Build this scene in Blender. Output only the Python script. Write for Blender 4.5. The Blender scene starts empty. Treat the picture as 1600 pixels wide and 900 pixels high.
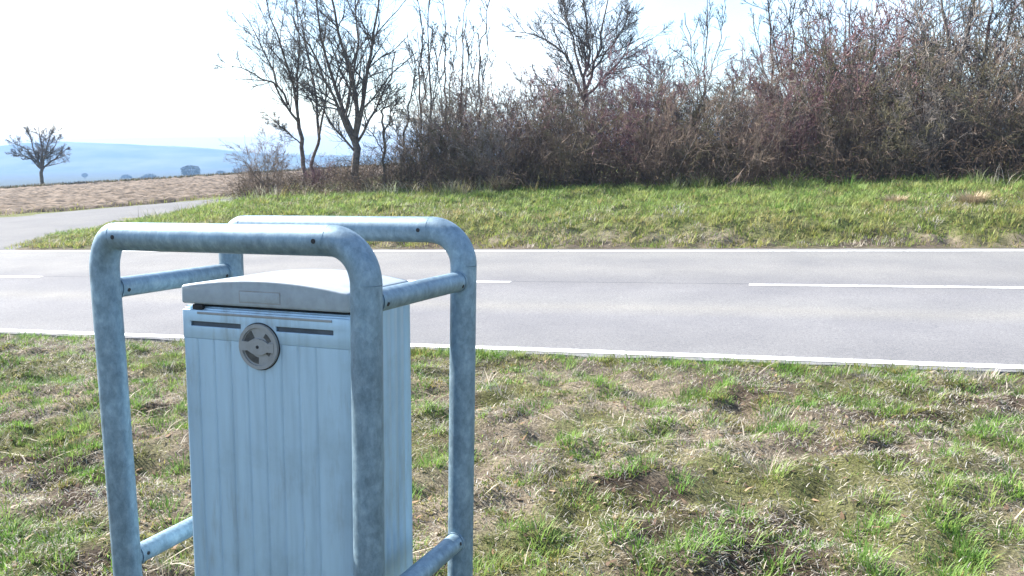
import bpy, bmesh, math
import numpy as np
from mathutils import Matrix, Vector

rad = math.radians
scene = bpy.context.scene
COL = scene.collection

# ------------------------------------------------------------------ camera
F_PX, PITCH, ROLL, EYE = 1325.2, 0.167, rad(-0.6), 1.5      # focal length for a 1600 px wide frame
cam_d = bpy.data.cameras.new('camera')
cam_d.sensor_width = 36.0
cam_d.lens = 36.0 * F_PX / 1600.0
cam_d.clip_start, cam_d.clip_end = 0.05, 9000
cam = bpy.data.objects.new('camera', cam_d)
COL.objects.link(cam)
cam.matrix_world = (Matrix.Translation((0, 0, EYE)) @ Matrix.Rotation(math.pi / 2 - PITCH, 4, 'X')
                    @ Matrix.Rotation(ROLL, 4, 'Z'))
scene.camera = cam

# ------------------------------------------------------------------ sky, sun, exposure
SUN_AZ, SUN_EL = rad(-56), rad(38)       # azimuth from +Y, negative = to the left
world = bpy.data.worlds.new('World')
scene.world = world
world.use_nodes = True
wn, wl = world.node_tree.nodes, world.node_tree.links
wn.clear()
sky = wn.new('ShaderNodeTexSky')
sky.sky_type = 'NISHITA'
sky.sun_disc = False
sky.sun_elevation = SUN_EL
sky.sun_rotation = SUN_AZ
sky.air_density, sky.dust_density, sky.ozone_density = 1.0, 0.8, 3.0
tc = wn.new('ShaderNodeTexCoord')
mp = wn.new('ShaderNodeMapping')
mp.inputs['Scale'].default_value = (1.0, 1.0, 2.6)
mp.inputs['Location'].default_value = (3.1, 0.4, 1.7)
cn = wn.new('ShaderNodeTexNoise')
cn.inputs['Scale'].default_value = 2.3
cn.inputs['Detail'].default_value = 7
cn.inputs['Roughness'].default_value = 0.55
cr = wn.new('ShaderNodeValToRGB')
cr.color_ramp.elements[0].position = 0.50
cr.color_ramp.elements[1].position = 0.74
cr.color_ramp.elements[1].color = (0.7, 0.7, 0.7, 1)
cmx = wn.new('ShaderNodeMixRGB')
cmx.inputs['Color2'].default_value = (8.0, 8.3, 8.8, 1)
bg = wn.new('ShaderNodeBackground')
bg.inputs['Strength'].default_value = 0.10
wo = wn.new('ShaderNodeOutputWorld')
wl.new(tc.outputs['Generated'], mp.inputs['Vector'])
wl.new(mp.outputs['Vector'], cn.inputs['Vector'])
wl.new(cn.outputs['Fac'], cr.inputs['Fac'])
wl.new(cr.outputs['Color'], cmx.inputs['Fac'])
wl.new(sky.outputs['Color'], cmx.inputs['Color1'])
wl.new(cmx.outputs['Color'], bg.inputs['Color'])
wl.new(bg.outputs['Background'], wo.inputs['Surface'])

sun_d = bpy.data.lights.new('sun', 'SUN')
sun_d.energy = 4.9
sun_d.angle = rad(0.53)
sun_d.color = (1.0, 0.955, 0.89)
sun = bpy.data.objects.new('sun', sun_d)
COL.objects.link(sun)
to_sun = Vector((math.sin(SUN_AZ) * math.cos(SUN_EL), math.cos(SUN_AZ) * math.cos(SUN_EL), math.sin(SUN_EL)))
sun.rotation_euler = to_sun.to_track_quat('Z', 'Y').to_euler()
sun.location = (-30, 40, 40)

scene.view_settings.view_transform = 'Standard'
scene.view_settings.look = 'None'
scene.view_settings.gamma = 1.0
scene.view_settings.use_curve_mapping = False
scene.view_settings.exposure = 1.78
scene.render.engine = 'CYCLES'
scene.cycles.max_bounces = 6
scene.cycles.transparent_max_bounces = 4
scene.cycles.volume_bounces = 1
scene.cycles.use_denoising = True

# ------------------------------------------------------------------ helpers
rng = np.random.default_rng(7)


def hash2(ix, iy, seed):
    h = (ix.astype(np.int64) * 374761393 + iy.astype(np.int64) * 668265263 + seed * 1442695041) & 0x7fffffff
    h = ((h ^ (h >> 13)) * 1274126177) & 0x7fffffff
    return ((h ^ (h >> 16)) & 0xffff) / 65535.0


def vnoise(x, y, scale, seed=0):
    x, y = np.asarray(x) / scale, np.asarray(y) / scale
    ix, iy = np.floor(x), np.floor(y)
    fx, fy = x - ix, y - iy
    fx, fy = fx * fx * (3 - 2 * fx), fy * fy * (3 - 2 * fy)
    a, b = hash2(ix, iy, seed), hash2(ix + 1, iy, seed)
    c, d = hash2(ix, iy + 1, seed), hash2(ix + 1, iy + 1, seed)
    return (a * (1 - fx) + b * fx) * (1 - fy) + (c * (1 - fx) + d * fx) * fy


def fbm(x, y, scale, octaves=4, seed=0):
    s, amp, tot = 0.0, 1.0, 0.0
    for o in range(octaves):
        s = s + amp * vnoise(x + o * 17.3, y - o * 9.1, scale / 2 ** o, seed + o)
        tot += amp
        amp *= 0.55
    return s / tot


def sstep(a, b, x):
    t = np.clip((np.asarray(x) - a) / (b - a), 0, 1)
    return t * t * (3 - 2 * t)


def np_mesh(name, V, quads=None, tris=None, color=None, smooth=False):
    me = bpy.data.meshes.new(name)
    V = np.asarray(V, dtype=np.float32).reshape(-1, 3)
    nq = 0 if quads is None else len(quads)
    nt = 0 if tris is None else len(tris)
    loops = np.concatenate(([np.asarray(quads).ravel()] if nq else []) + ([np.asarray(tris).ravel()] if nt else [])).astype(np.int32)
    me.vertices.add(len(V))
    me.vertices.foreach_set('co', V.ravel())
    me.loops.add(len(loops))
    me.loops.foreach_set('vertex_index', loops)
    me.polygons.add(nq + nt)
    starts = np.concatenate((np.arange(nq) * 4, nq * 4 + np.arange(nt) * 3)).astype(np.int32)
    me.polygons.foreach_set('loop_start', starts)
    if smooth:
        me.polygons.foreach_set('use_smooth', np.ones(nq + nt, dtype=bool))
    if color is not None:
        at = me.color_attributes.new('tint', 'FLOAT_COLOR', 'POINT')
        c4 = np.ones((len(V), 4), dtype=np.float32)
        c4[:, :3] = color
        at.data.foreach_set('color', c4.ravel())
    me.update(calc_edges=True)
    return me


def link(name, me, mat=None, parent=None, loc=None):
    o = bpy.data.objects.new(name, me)
    COL.objects.link(o)
    if me is not None and mat is not None and not me.materials:
        me.materials.append(mat)
    if loc is not None:
        o.location = loc
    if parent is not None:
        o.parent = parent
    return o


def tag(o, label=None, cat=None, group=None, kind=None):
    if label:
        o['label'] = label
    if cat:
        o['category'] = cat
    if group:
        o['group'] = group
    if kind:
        o['kind'] = kind
    return o


def empty(name, loc):
    o = bpy.data.objects.new(name, None)
    o.empty_display_size = 0.2
    COL.objects.link(o)
    o.location = loc
    return o


def tubes(P, R, k=3, ref=None):
    """P (N,n,3) polylines, R (N,n) radii -> verts, quads"""
    P = np.asarray(P, float)
    N, n, _ = P.shape
    d = P[:, -1] - P[:, 0]
    d /= np.linalg.norm(d, axis=1, keepdims=True) + 1e-9
    if ref is None:
        ref = np.where(np.abs(d[:, 2:3]) > 0.6, np.array([[1.0, 0, 0]]), np.array([[0, 0, 1.0]]))
    else:
        ref = np.asarray(ref, float)[None]
    T = np.gradient(P, axis=1)
    T /= np.linalg.norm(T, axis=2, keepdims=True) + 1e-9
    A = np.cross(T, ref[:, None, :])
    A /= np.linalg.norm(A, axis=2, keepdims=True) + 1e-9
    B = np.cross(T, A)
    ang = np.arange(k) * 2 * math.pi / k
    V = (P[:, :, None, :] + R[:, :, None, None] * (np.cos(ang)[None, None, :, None] * A[:, :, None, :]
                                                    + np.sin(ang)[None, None, :, None] * B[:, :, None, :]))
    idx = np.arange(N * n * k).reshape(N, n, k)
    a, b = idx[:, :-1, :], idx[:, 1:, :]
    q = np.stack((a, np.roll(a, -1, 2), np.roll(b, -1, 2), b), -1).reshape(-1, 4)
    return V.reshape(-1, 3), q


def merge(parts):
    Vs, Qs, off = [], [], 0
    for V, q in parts:
        Vs.append(V)
        Qs.append(q + off)
        off += len(V)
    return np.concatenate(Vs), np.concatenate(Qs)


# picture point (1600x900) at distance y from the camera -> world point; used only to survey where things stand
def at(px, py, y):
    u, v = px - 800, py - 450
    c, s = math.cos(-ROLL), math.sin(-ROLL)
    u, v = u * c - v * s, u * s + v * c
    x, cv = u / F_PX, -v / F_PX
    yy = math.cos(PITCH) + cv * math.sin(PITCH)
    zz = -math.sin(PITCH) + cv * math.cos(PITCH)
    return np.array([x / yy * y, y, EYE + zz / yy * y])


# ------------------------------------------------------------------ materials
def new_mat(name):
    m = bpy.data.materials.new(name)
    m.use_nodes = True
    nt = m.node_tree
    nt.nodes.clear()
    out = nt.nodes.new('ShaderNodeOutputMaterial')
    return m, nt, out


def N(nt, kind, **kw):
    n = nt.nodes.new(kind)
    for k, v in kw.items():
        if k in n.inputs:
            n.inputs[k].default_value = v
        else:
            setattr(n, k, v)
    return n


def ramp(nt, stops):
    r = nt.nodes.new('ShaderNodeValToRGB')
    e = r.color_ramp.elements
    while len(e) > 1:
        e.remove(e[-1])
    e[0].position, e[0].color = stops[0][0], (*stops[0][1], 1)
    for p, c in stops[1:]:
        x = e.new(p)
        x.color = (*c, 1)
    return r


def noise(nt, scale, detail=4, rough=0.55, vec=None):
    n = N(nt, 'ShaderNodeTexNoise', Scale=scale, Detail=detail, Roughness=rough)
    if vec is not None:
        nt.links.new(vec, n.inputs['Vector'])
    return n


def principled(nt, out, **kw):
    b = nt.nodes.new('ShaderNodeBsdfPrincipled')
    for k, v in kw.items():
        b.inputs[k].default_value = v
    nt.links.new(b.outputs['BSDF'], out.inputs['Surface'])
    return b


def bump(nt, b, height, strength, dist):
    bp = N(nt, 'ShaderNodeBump', Strength=strength, Distance=dist)
    nt.links.new(height, bp.inputs['Height'])
    nt.links.new(bp.outputs['Normal'], b.inputs['Normal'])


def mat_noise(name, c1, c2, scale, rough=0.8, bump_s=0.0, bump_d=0.01, detail=5, lo=0.35, hi=0.65, metallic=0.0, spec=0.4):
    m, nt, out = new_mat(name)
    g = N(nt, 'ShaderNodeTexCoord')
    n = noise(nt, scale, detail, 0.6, g.outputs['Object'])
    r = ramp(nt, [(lo, c1), (hi, c2)])
    nt.links.new(n.outputs['Fac'], r.inputs['Fac'])
    b = principled(nt, out, Roughness=rough, Metallic=metallic)
    b.inputs['Specular IOR Level'].default_value = spec
    nt.links.new(r.outputs['Color'], b.inputs['Base Color'])
    if bump_s:
        bump(nt, b, n.outputs['Fac'], bump_s, bump_d)
    return m


def mat_leafy(name, trans=0.35, rough=0.6):
    """grass: colour from the blade's own tint, some light passes through"""
    m, nt, out = new_mat(name)
    a = N(nt, 'ShaderNodeVertexColor', layer_name='tint')
    b = nt.nodes.new('ShaderNodeBsdfPrincipled')
    b.inputs['Roughness'].default_value = rough
    b.inputs['Specular IOR Level'].default_value = 0.25
    t = nt.nodes.new('ShaderNodeBsdfTranslucent')
    mx = N(nt, 'ShaderNodeMixShader', Fac=trans)
    nt.links.new(a.outputs['Color'], b.inputs['Base Color'])
    nt.links.new(a.outputs['Color'], t.inputs['Color'])
    nt.links.new(b.outputs['BSDF'], mx.inputs[1])
    nt.links.new(t.outputs['BSDF'], mx.inputs[2])
    nt.links.new(mx.outputs['Shader'], out.inputs['Surface'])
    return m


def mat_ground():
    m, nt, out = new_mat('ground_soil_and_litter')
    a = N(nt, 'ShaderNodeVertexColor', layer_name='tint')
    g = N(nt, 'ShaderNodeTexCoord')
    n1 = noise(nt, 9, 8, 0.7, g.outputs['Object'])
    n2 = noise(nt, 85, 6, 0.75, g.outputs['Object'])
    r1 = ramp(nt, [(0.3, (0.45, 0.42, 0.4)), (0.55, (1, 1, 1)), (0.75, (1.5, 1.4, 1.25))])
    r2 = ramp(nt, [(0.36, (0.25, 0.23, 0.20)), (0.5, (0.95, 0.95, 0.9)), (0.64, (1.9, 1.85, 1.7))])
    nt.links.new(n1.outputs['Fac'], r1.inputs['Fac'])
    nt.links.new(n2.outputs['Fac'], r2.inputs['Fac'])
    m1 = N(nt, 'ShaderNodeMixRGB', blend_type='MULTIPLY', Fac=0.8)
    m2 = N(nt, 'ShaderNodeMixRGB', blend_type='MULTIPLY', Fac=0.8)
    nt.links.new(a.outputs['Color'], m1.inputs[1])
    nt.links.new(r1.outputs['Color'], m1.inputs[2])
    nt.links.new(m1.outputs['Color'], m2.inputs[1])
    nt.links.new(r2.outputs['Color'], m2.inputs[2])
    b = principled(nt, out, Roughness=0.95)
    b.inputs['Specular IOR Level'].default_value = 0.15
    nt.links.new(m2.outputs['Color'], b.inputs['Base Color'])
    bump(nt, b, n2.outputs['Fac'], 1.0, 0.02)
    return m


def mat_asphalt(name, base=0.2, bands=True):
    m, nt, out = new_mat(name)
    g = N(nt, 'ShaderNodeTexCoord')
    fine = noise(nt, 170, 3, 0.7, g.outputs['Object'])
    big = noise(nt, 0.9, 5, 0.6, g.outputs['Object'])
    mid = noise(nt, 48, 4, 0.75, g.outputs['Object'])
    c = base
    rf = ramp(nt, [(0.32, (c * 0.6, c * 0.6, c * 0.61)), (0.5, (c, c, c)), (0.7, (c * 1.45, c * 1.42, c * 1.38))])
    nt.links.new(fine.outputs['Fac'], rf.inputs['Fac'])
    rb = ramp(nt, [(0.3, (0.86, 0.86, 0.88)), (0.7, (1.1, 1.09, 1.07))])
    nt.links.new(big.outputs['Fac'], rb.inputs['Fac'])
    m1 = N(nt, 'ShaderNodeMixRGB', blend_type='MULTIPLY', Fac=1.0)
    nt.links.new(rf.outputs['Color'], m1.inputs[1])
    nt.links.new(rb.outputs['Color'], m1.inputs[2])
    col = m1.outputs['Color']
    rm = ramp(nt, [(0.32, (0.78, 0.78, 0.80)), (0.5, (1.0, 1.0, 1.0)), (0.68, (1.18, 1.18, 1.17))])
    nt.links.new(mid.outputs['Fac'], rm.inputs['Fac'])
    m2 = N(nt, 'ShaderNodeMixRGB', blend_type='MULTIPLY', Fac=1.0)
    nt.links.new(col, m2.inputs[1])
    nt.links.new(rm.outputs['Color'], m2.inputs[2])
    col = m2.outputs['Color']
    if bands:       # worn wheel tracks and the seam between the two lanes (object y runs across the road)
        sp = N(nt, 'ShaderNodeSeparateXYZ')
        nt.links.new(g.outputs['Object'], sp.inputs['Vector'])
        wob = noise(nt, 0.35, 3, 0.5, g.outputs['Object'])
        ad = N(nt, 'ShaderNodeMath', operation='MULTIPLY_ADD')
        ad.inputs[1].default_value = 0.5
        nt.links.new(wob.outputs['Fac'], ad.inputs[0])
        nt.links.new(sp.outputs['Y'], ad.inputs[2])
        mr = N(nt, 'ShaderNodeMapRange')
        mr.inputs['From Min'].default_value = -3.0
        mr.inputs['From Max'].default_value = 3.5
        nt.links.new(ad.outputs['Value'], mr.inputs['Value'])
        rr = ramp(nt, [(0.0, (0.95,) * 3), (0.12, (0.88, 0.88, 0.90)), (0.27, (0.95, 0.95, 0.98)), (0.33, (1.12, 1.10, 1.04)),
                       (0.38, (1.0,) * 3), (0.46, (0.93, 0.93, 0.96)), (0.56, (0.88, 0.88, 0.90)), (0.68, (1.06, 1.05, 1.02)), (0.78, (0.95,) * 3),
                       (0.88, (1.05, 1.05, 1.02)), (1.0, (0.94,) * 3)])
        nt.links.new(mr.outputs['Result'], rr.inputs['Fac'])
        m3 = N(nt, 'ShaderNodeMixRGB', blend_type='MULTIPLY', Fac=1.0)
        nt.links.new(col, m3.inputs[1])
        nt.links.new(rr.outputs['Color'], m3.inputs[2])
        col = m3.outputs['Color']
        wig = noise(nt, 3.0, 3, 0.5, g.outputs['Object'])
        sa = N(nt, 'ShaderNodeMath', operation='MULTIPLY_ADD')
        sa.inputs[1].default_value = 0.03
        nt.links.new(wig.outputs['Fac'], sa.inputs[0])
        nt.links.new(sp.outputs['Y'], sa.inputs[2])
        cmp = N(nt, 'ShaderNodeMath', operation='COMPARE')
        cmp.inputs[1].default_value = 0.24
        cmp.inputs[2].default_value = 0.012
        nt.links.new(sa.outputs['Value'], cmp.inputs[0])
        m4 = N(nt, 'ShaderNodeMixRGB', blend_type='MULTIPLY')
        m4.inputs[2].default_value = (0.55, 0.55, 0.58, 1)
        nt.links.new(cmp.outputs['Value'], m4.inputs[0])
        nt.links.new(col, m4.inputs[1])
        col = m4.outputs['Color']
    b = principled(nt, out, Roughness=0.9)
    b.inputs['Specular IOR Level'].default_value = 0.15
    nt.links.new(col, b.inputs['Base Color'])
    bump(nt, b, fine.outputs['Fac'], 0.5, 0.006)
    return m


def mat_galvanised():
    m, nt, out = new_mat('galvanised_steel')
    g = N(nt, 'ShaderNodeTexCoord')
    mpn = N(nt, 'ShaderNodeMapping')
    mpn.inputs['Scale'].default_value = (1, 1, 0.55)
    nt.links.new(g.outputs['Object'], mpn.inputs['Vector'])
    n1 = noise(nt, 60, 7, 0.75, mpn.outputs['Vector'])
    n2 = noise(nt, 7, 4, 0.6, g.outputs['Object'])
    vo = N(nt, 'ShaderNodeTexVoronoi', Scale=75.0)
    nt.links.new(g.outputs['Object'], vo.inputs['Vector'])
    r1 = ramp(nt, [(0.34, (0.125, 0.195, 0.245)), (0.5, (0.18, 0.265, 0.325)), (0.66, (0.265, 0.36, 0.42))])
    nt.links.new(n1.outputs['Fac'], r1.inputs['Fac'])
    r2 = ramp(nt, [(0.3, (0.78, 0.78, 0.79)), (0.7, (1.12, 1.12, 1.12))])
    nt.links.new(n2.outputs['Fac'], r2.inputs['Fac'])
    mx = N(nt, 'ShaderNodeMixRGB', blend_type='MULTIPLY', Fac=1.0)
    nt.links.new(r1.outputs['Color'], mx.inputs[1])
    nt.links.new(r2.outputs['Color'], mx.inputs[2])
    hs = N(nt, 'ShaderNodeSeparateColor')
    nt.links.new(vo.outputs['Color'], hs.inputs['Color'])
    rv = ramp(nt, [(0.0, (0.88,) * 3), (1.0, (1.1,) * 3)])
    nt.links.new(hs.outputs['Red'], rv.inputs['Fac'])
    mx2 = N(nt, 'ShaderNodeMixRGB', blend_type='MULTIPLY', Fac=0.7)
    nt.links.new(mx.outputs['Color'], mx2.inputs[1])
    nt.links.new(rv.outputs['Color'], mx2.inputs[2])
    b = principled(nt, out, Metallic=0.4)
    nt.links.new(mx2.outputs['Color'], b.inputs['Base Color'])
    rr = ramp(nt, [(0.3, (0.45,) * 3), (0.7, (0.65,) * 3)])
    nt.links.new(n1.outputs['Fac'], rr.inputs['Fac'])
    nt.links.new(rr.outputs['Color'], b.inputs['Roughness'])
    bump(nt, b, n1.outputs['Fac'], 0.12, 0.003)
    return m


def mat_bin(name, c, streak=True, rough=0.5, metallic=0.0):
    m, nt, out = new_mat(name)
    g = N(nt, 'ShaderNodeTexCoord')
    mpn = N(nt, 'ShaderNodeMapping')
    mpn.inputs['Scale'].default_value = (1, 1, 0.07 if streak else 1)
    nt.links.new(g.outputs['Object'], mpn.inputs['Vector'])
    n1 = noise(nt, 34, 6, 0.6, mpn.outputs['Vector'])
    n2 = noise(nt, 5, 5, 0.65, g.outputs['Object'])
    n3 = noise(nt, 120, 3, 0.6, g.outputs['Object'])
    r1 = ramp(nt, [(0.3, tuple(x * 0.84 for x in c)), (0.55, c), (0.75, tuple(min(.9, x * 1.08) for x in c))])
    nt.links.new(n1.outputs['Fac'], r1.inputs['Fac'])
    r2 = ramp(nt, [(0.28, (0.80, 0.79, 0.77)), (0.5, (1, 1, 1)), (0.75, (1.05, 1.05, 1.05))])
    nt.links.new(n2.outputs['Fac'], r2.inputs['Fac'])
    mx = N(nt, 'ShaderNodeMixRGB', blend_type='MULTIPLY', Fac=1.0)
    nt.links.new(r1.outputs['Color'], mx.inputs[1])
    nt.links.new(r2.outputs['Color'], mx.inputs[2])
    mps = N(nt, 'ShaderNodeMapping')
    mps.inputs['Scale'].default_value = (1, 1, 0.12 if streak else 0.6)
    mps.inputs['Location'].default_value = (1.7, 0.3, 0.9)
    nt.links.new(g.outputs['Object'], mps.inputs['Vector'])
    n4 = noise(nt, 55, 8, 0.7, mps.outputs['Vector'])
    n5 = noise(nt, 3.1, 3, 0.6, g.outputs['Object'])
    ml = N(nt, 'ShaderNodeMath', operation='MULTIPLY')
    nt.links.new(n4.outputs['Fac'], ml.inputs[0])
    nt.links.new(n5.outputs['Fac'], ml.inputs[1])
    r4 = ramp(nt, [(0.29, (0, 0, 0)), (0.42, (0.33, 0.33, 0.33))])
    nt.links.new(ml.outputs['Value'], r4.inputs['Fac'])
    md = N(nt, 'ShaderNodeMixRGB')
    md.inputs[2].default_value = (0.17, 0.155, 0.13, 1)
    nt.links.new(r4.outputs['Color'], md.inputs[0])
    nt.links.new(mx.outputs['Color'], md.inputs[1])
    b = principled(nt, out, Roughness=rough, Metallic=metallic)
    nt.links.new(md.outputs['Color'], b.inputs['Base Color'])
    bump(nt, b, n3.outputs['Fac'], 0.06, 0.002)
    return m


M_GROUND = mat_ground()
M_ROAD = mat_asphalt('road_asphalt', 0.18, True)
M_SIDE = mat_asphalt('side_road_asphalt', 0.135, False)
M_PAINT = mat_noise('road_paint', (0.24, 0.24, 0.235), (0.74, 0.74, 0.72), 16, 0.7, 0.2, 0.003, 9, 0.33, 0.45)
M_GRASS = mat_leafy('grass_blades', 0.42)
M_STRAW = mat_leafy('dry_straw', 0.2, 0.8)
M_GALV = mat_galvanised()
M_BIN = mat_bin('bin_grey_aluminium', (0.35, 0.50, 0.62), True, 0.42, 0.3)
M_LID = mat_bin('bin_lid_grey', (0.29, 0.34, 0.375), False, 0.5)
M_LOCK = mat_bin('bin_lock_grey', (0.25, 0.26, 0.26), False, 0.5)
M_RECESS_SHADE = mat_noise('lock_recess_shade', (0.035, 0.035, 0.033), (0.08, 0.08, 0.075), 60, 0.7)  # dark tone painted for the shade in the lock's recesses
M_SLOT = mat_noise('slot_back', (0.035, 0.045, 0.055), (0.09, 0.11, 0.13), 9, 0.7)
M_DARK = mat_noise('dark_opening', (0.012, 0.012, 0.013), (0.03, 0.03, 0.032), 40, 0.8)
M_BARK = mat_noise('tree_bark', (0.07, 0.058, 0.05), (0.19, 0.16, 0.135), 14, 0.9, 0.5, 0.02)
TW = {
    'bramble': mat_noise('bramble_canes', (0.05, 0.034, 0.025), (0.17, 0.115, 0.08), 3.0, 0.85),
    'tree': mat_noise('tree_twigs', (0.06, 0.052, 0.05), (0.16, 0.14, 0.125), 3.0, 0.85),
    'grey': mat_noise('grey_twigs', (0.14, 0.12, 0.105), (0.32, 0.275, 0.235), 3.0, 0.85),
    'brown': mat_noise('brown_twigs', (0.08, 0.056, 0.042), (0.26, 0.19, 0.142), 3.0, 0.85),
    'purple': mat_noise('purple_red_twigs', (0.12, 0.062, 0.066), (0.30, 0.165, 0.17), 3.0, 0.7),
    'olive': mat_noise('olive_twigs', (0.07, 0.062, 0.033), (0.23, 0.195, 0.11), 3.0, 0.85),
}
M_FIELD = mat_noise('ploughed_soil', (0.055, 0.040, 0.028), (0.19, 0.145, 0.105), 3.2, 0.95, 0.6, 0.06, 10, 0.38, 0.62, spec=0.15)
M_HILL = mat_noise('wooded_hill', (0.02, 0.035, 0.03), (0.13, 0.13, 0.08), 0.010, 0.95, detail=8, spec=0.1)
M_FARTREE = mat_noise('far_tree_foliage', (0.03, 0.04, 0.02), (0.08, 0.085, 0.045), 1.5, 0.95, spec=0.1)

# ------------------------------------------------------------------ lie of the land
SL = 0.03                                   # the ground climbs gently to the right
EX, EY = 0.952, -0.305                      # along the road
NX, NY = 0.305, 0.952                       # across the road, away from the camera
OY = 9.11


def st(x, y):
    return x * EX + (y - OY) * EY, x * NX + (y - OY) * NY


def xy(s, t):
    return s * EX + t * NX, OY + s * EY + t * NY


SR_R = np.array([(-8.2, 12.0), (-8.7, 14.9), (-9.08, 15.6), (-9.43, 17.8), (-9.6, 20.5), (-9.4, 25), (-8.5, 28.5), (-6, 32.5), (0, 39), (12, 51), (40, 79)])
SR_L = np.array([(-21.5, 17.0), (-19.5, 19.0), (-17.2, 21.8), (-15.2, 24.6), (-13.3, 27.4), (-10.8, 30.6), (-6, 35.8), (-1, 41), (4, 46), (14, 56), (38, 81)])


def bank_amount(x, y):
    xr = np.interp(y, SR_R[:, 1], SR_R[:, 0])
    return sstep(0.1, 4.5, x - xr)


def road_mask(x, y):
    """1 on the asphalt of either road, 0 beside it"""
    s, t = st(x, y)
    a = sstep(3.06, 2.86, np.abs(t))
    xr = np.interp(y, SR_R[:, 1], SR_R[:, 0])
    xl = np.interp(y, SR_L[:, 1], SR_L[:, 0])
    b = sstep(0.02, -0.3, x - xr) * sstep(-0.02, 0.3, x - xl) * (t > 2.9) * (y > 14)
    return np.maximum(a, b)


def crest(x, y):
    return (x + 31.4) * -0.8025 + (y - 52.4) * 0.5966


def land(x, y, detail=True):
    x, y = np.asarray(x, float), np.asarray(y, float)
    s, t = st(x, y)
    z = SL * np.clip(x, -75, 45)
    c = np.maximum(crest(x, y), 0)
    z = z - 40 * (1 - np.exp(-c / 900.0)) * sstep(0, 25, c)
    ba = bank_amount(x, y)
    prof = 0.28 * sstep(3.2, 4.3, t) + 0.25 * sstep(3.6, 8.2, t) + 0.10 * sstep(7, 14, t)
    z = z + prof * ba
    if detail:
        rm = road_mask(x, y)
        near = 1 - sstep(25, 60, np.hypot(x, y))
        n = (fbm(x, y, 0.9, 2, 3) - 0.5) * 0.07 + (fbm(x, y, 0.22, 3, 11) - 0.5) * 0.055 * (1 + 0.6 * (t > 3))
        n = n + np.maximum(vnoise(x, y, 0.6, 31) - 0.72, 0) * 0.22 + (vnoise(x, y, 0.13, 61) - 0.5) * 0.07 - np.maximum(vnoise(x, y, 0.3, 62) - 0.66, 0) * 0.18
        edge = np.minimum(sstep(2.95, 3.5, np.abs(t)), 1)
        z = z + n * (1 - rm) * near * edge - 0.03 * rm + 0.012 * (1 - rm) * edge
        z = z + (fbm(x, y, 40, 3, 5) - 0.5) * 1.2 * sstep(90, 200, np.hypot(x, y))
    return z


def axis(spans):
    a = []
    for lo, hi, step in spans:
        a.append(np.arange(lo, hi, step))
    a.append([spans[-1][1]])
    return np.unique(np.concatenate(a).round(4))


def geo(lo, hi, n):
    return np.geomspace(lo, hi, n)


# one ground sheet, finest where the camera sees it close
sa = np.unique(np.concatenate((-geo(13, 2600, 40)[::-1], np.arange(-13, -6.5, 0.12), np.arange(-6.5, 6.5, 0.045), np.arange(6.5, 14, 0.12), geo(14, 2600, 40))).round(4))
ta = np.unique(np.concatenate((-geo(8.6, 400, 18)[::-1], np.arange(-8.4, -2.8, 0.035), np.arange(-2.8, 2.9, 0.7), np.arange(2.9, 9, 0.08), np.arange(9, 22, 0.4), geo(22, 2600, 60))).round(4))
S, T = np.meshgrid(sa, ta)
X, Y = xy(S, T)
Z = land(X, Y)
ns_, nt_ = len(sa), len(ta)
idx = np.arange(ns_ * nt_).reshape(nt_, ns_)
q = np.stack((idx[:-1, :-1], idx[:-1, 1:], idx[1:, 1:], idx[1:, :-1]), -1).reshape(-1, 4)
# colour of the ground itself: litter, bare soil, moss, meadow
xf, yf = X.ravel(), Y.ravel()
tf = T.ravel()
pn = fbm(xf, yf, 0.75, 4, 41)
mo = fbm(xf, yf, 0.5, 3, 57)
lit = np.array([0.24, 0.20, 0.15])
soil = np.array([0.07, 0.05, 0.037])
moss = np.array([0.12, 0.135, 0.04])
meadow = np.array([0.12, 0.14, 0.045])
w1 = sstep(0.36, 0.62, pn)[:, None]
c = soil * (1 - w1) + lit * w1
w2 = (sstep(0.42, 0.62, mo) * 0.7)[:, None]
c = c * (1 - w2) + moss * w2
w3 = (sstep(3.3, 4.2, tf) * 0.8)[:, None]
c = c * (1 - w3) + meadow * w3
verge = (sstep(3.75, 3.15, np.abs(tf)))[:, None]
c = c * (1 - 0.7 * verge) + np.array([0.12, 0.10, 0.08]) * 0.7 * verge
farw = sstep(110, 260, np.hypot(xf, yf))[:, None]
c = c * (1 - farw) + np.array([0.035, 0.045, 0.03]) * farw
ground = link('ground', np_mesh('ground', np.stack((xf, yf, Z.ravel()), 1), q, color=c, smooth=True), M_GROUND)
tag(ground, kind='structure')

# ------------------------------------------------------------------ main road, its paint, the side road
R_ROT = math.atan2(EY, EX)


def sheet(name, s0, s1, t0, t1, h, mat, parent=None, seg=1.5, wob=0.0, thick=0.0, seed=0):
    n = max(2, int((s1 - s0) / seg) + 1)
    ss = np.linspace(s0, s1, n)
    r = np.random.default_rng(seed)
    lo = t0 + r.uniform(-wob, wob, n)
    hi = t1 + r.uniform(-wob, wob, n)
    V = [(a, b, h + SL * (a * EX + b * NX)) for a, b in zip(ss, lo)] + [(a, b, h + SL * (a * EX + b * NX)) for a, b in zip(ss, hi)]
    F = [(i, i + 1, n + i + 1, n + i) for i in range(n - 1)]
    if thick:
        b0 = len(V)
        V += [(x, y, z - thick) for x, y, z in V[:2 * n]]
        F += [(i + 1, i, b0 + i, b0 + i + 1) for i in range(n - 1)]
        F += [(n + i, n + i + 1, b0 + n + i + 1, b0 + n + i) for i in range(n - 1)]
    me = bpy.data.meshes.new(name)
    me.from_pydata(V, [], F)
    o = link(name, me, mat, parent)
    return o


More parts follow.
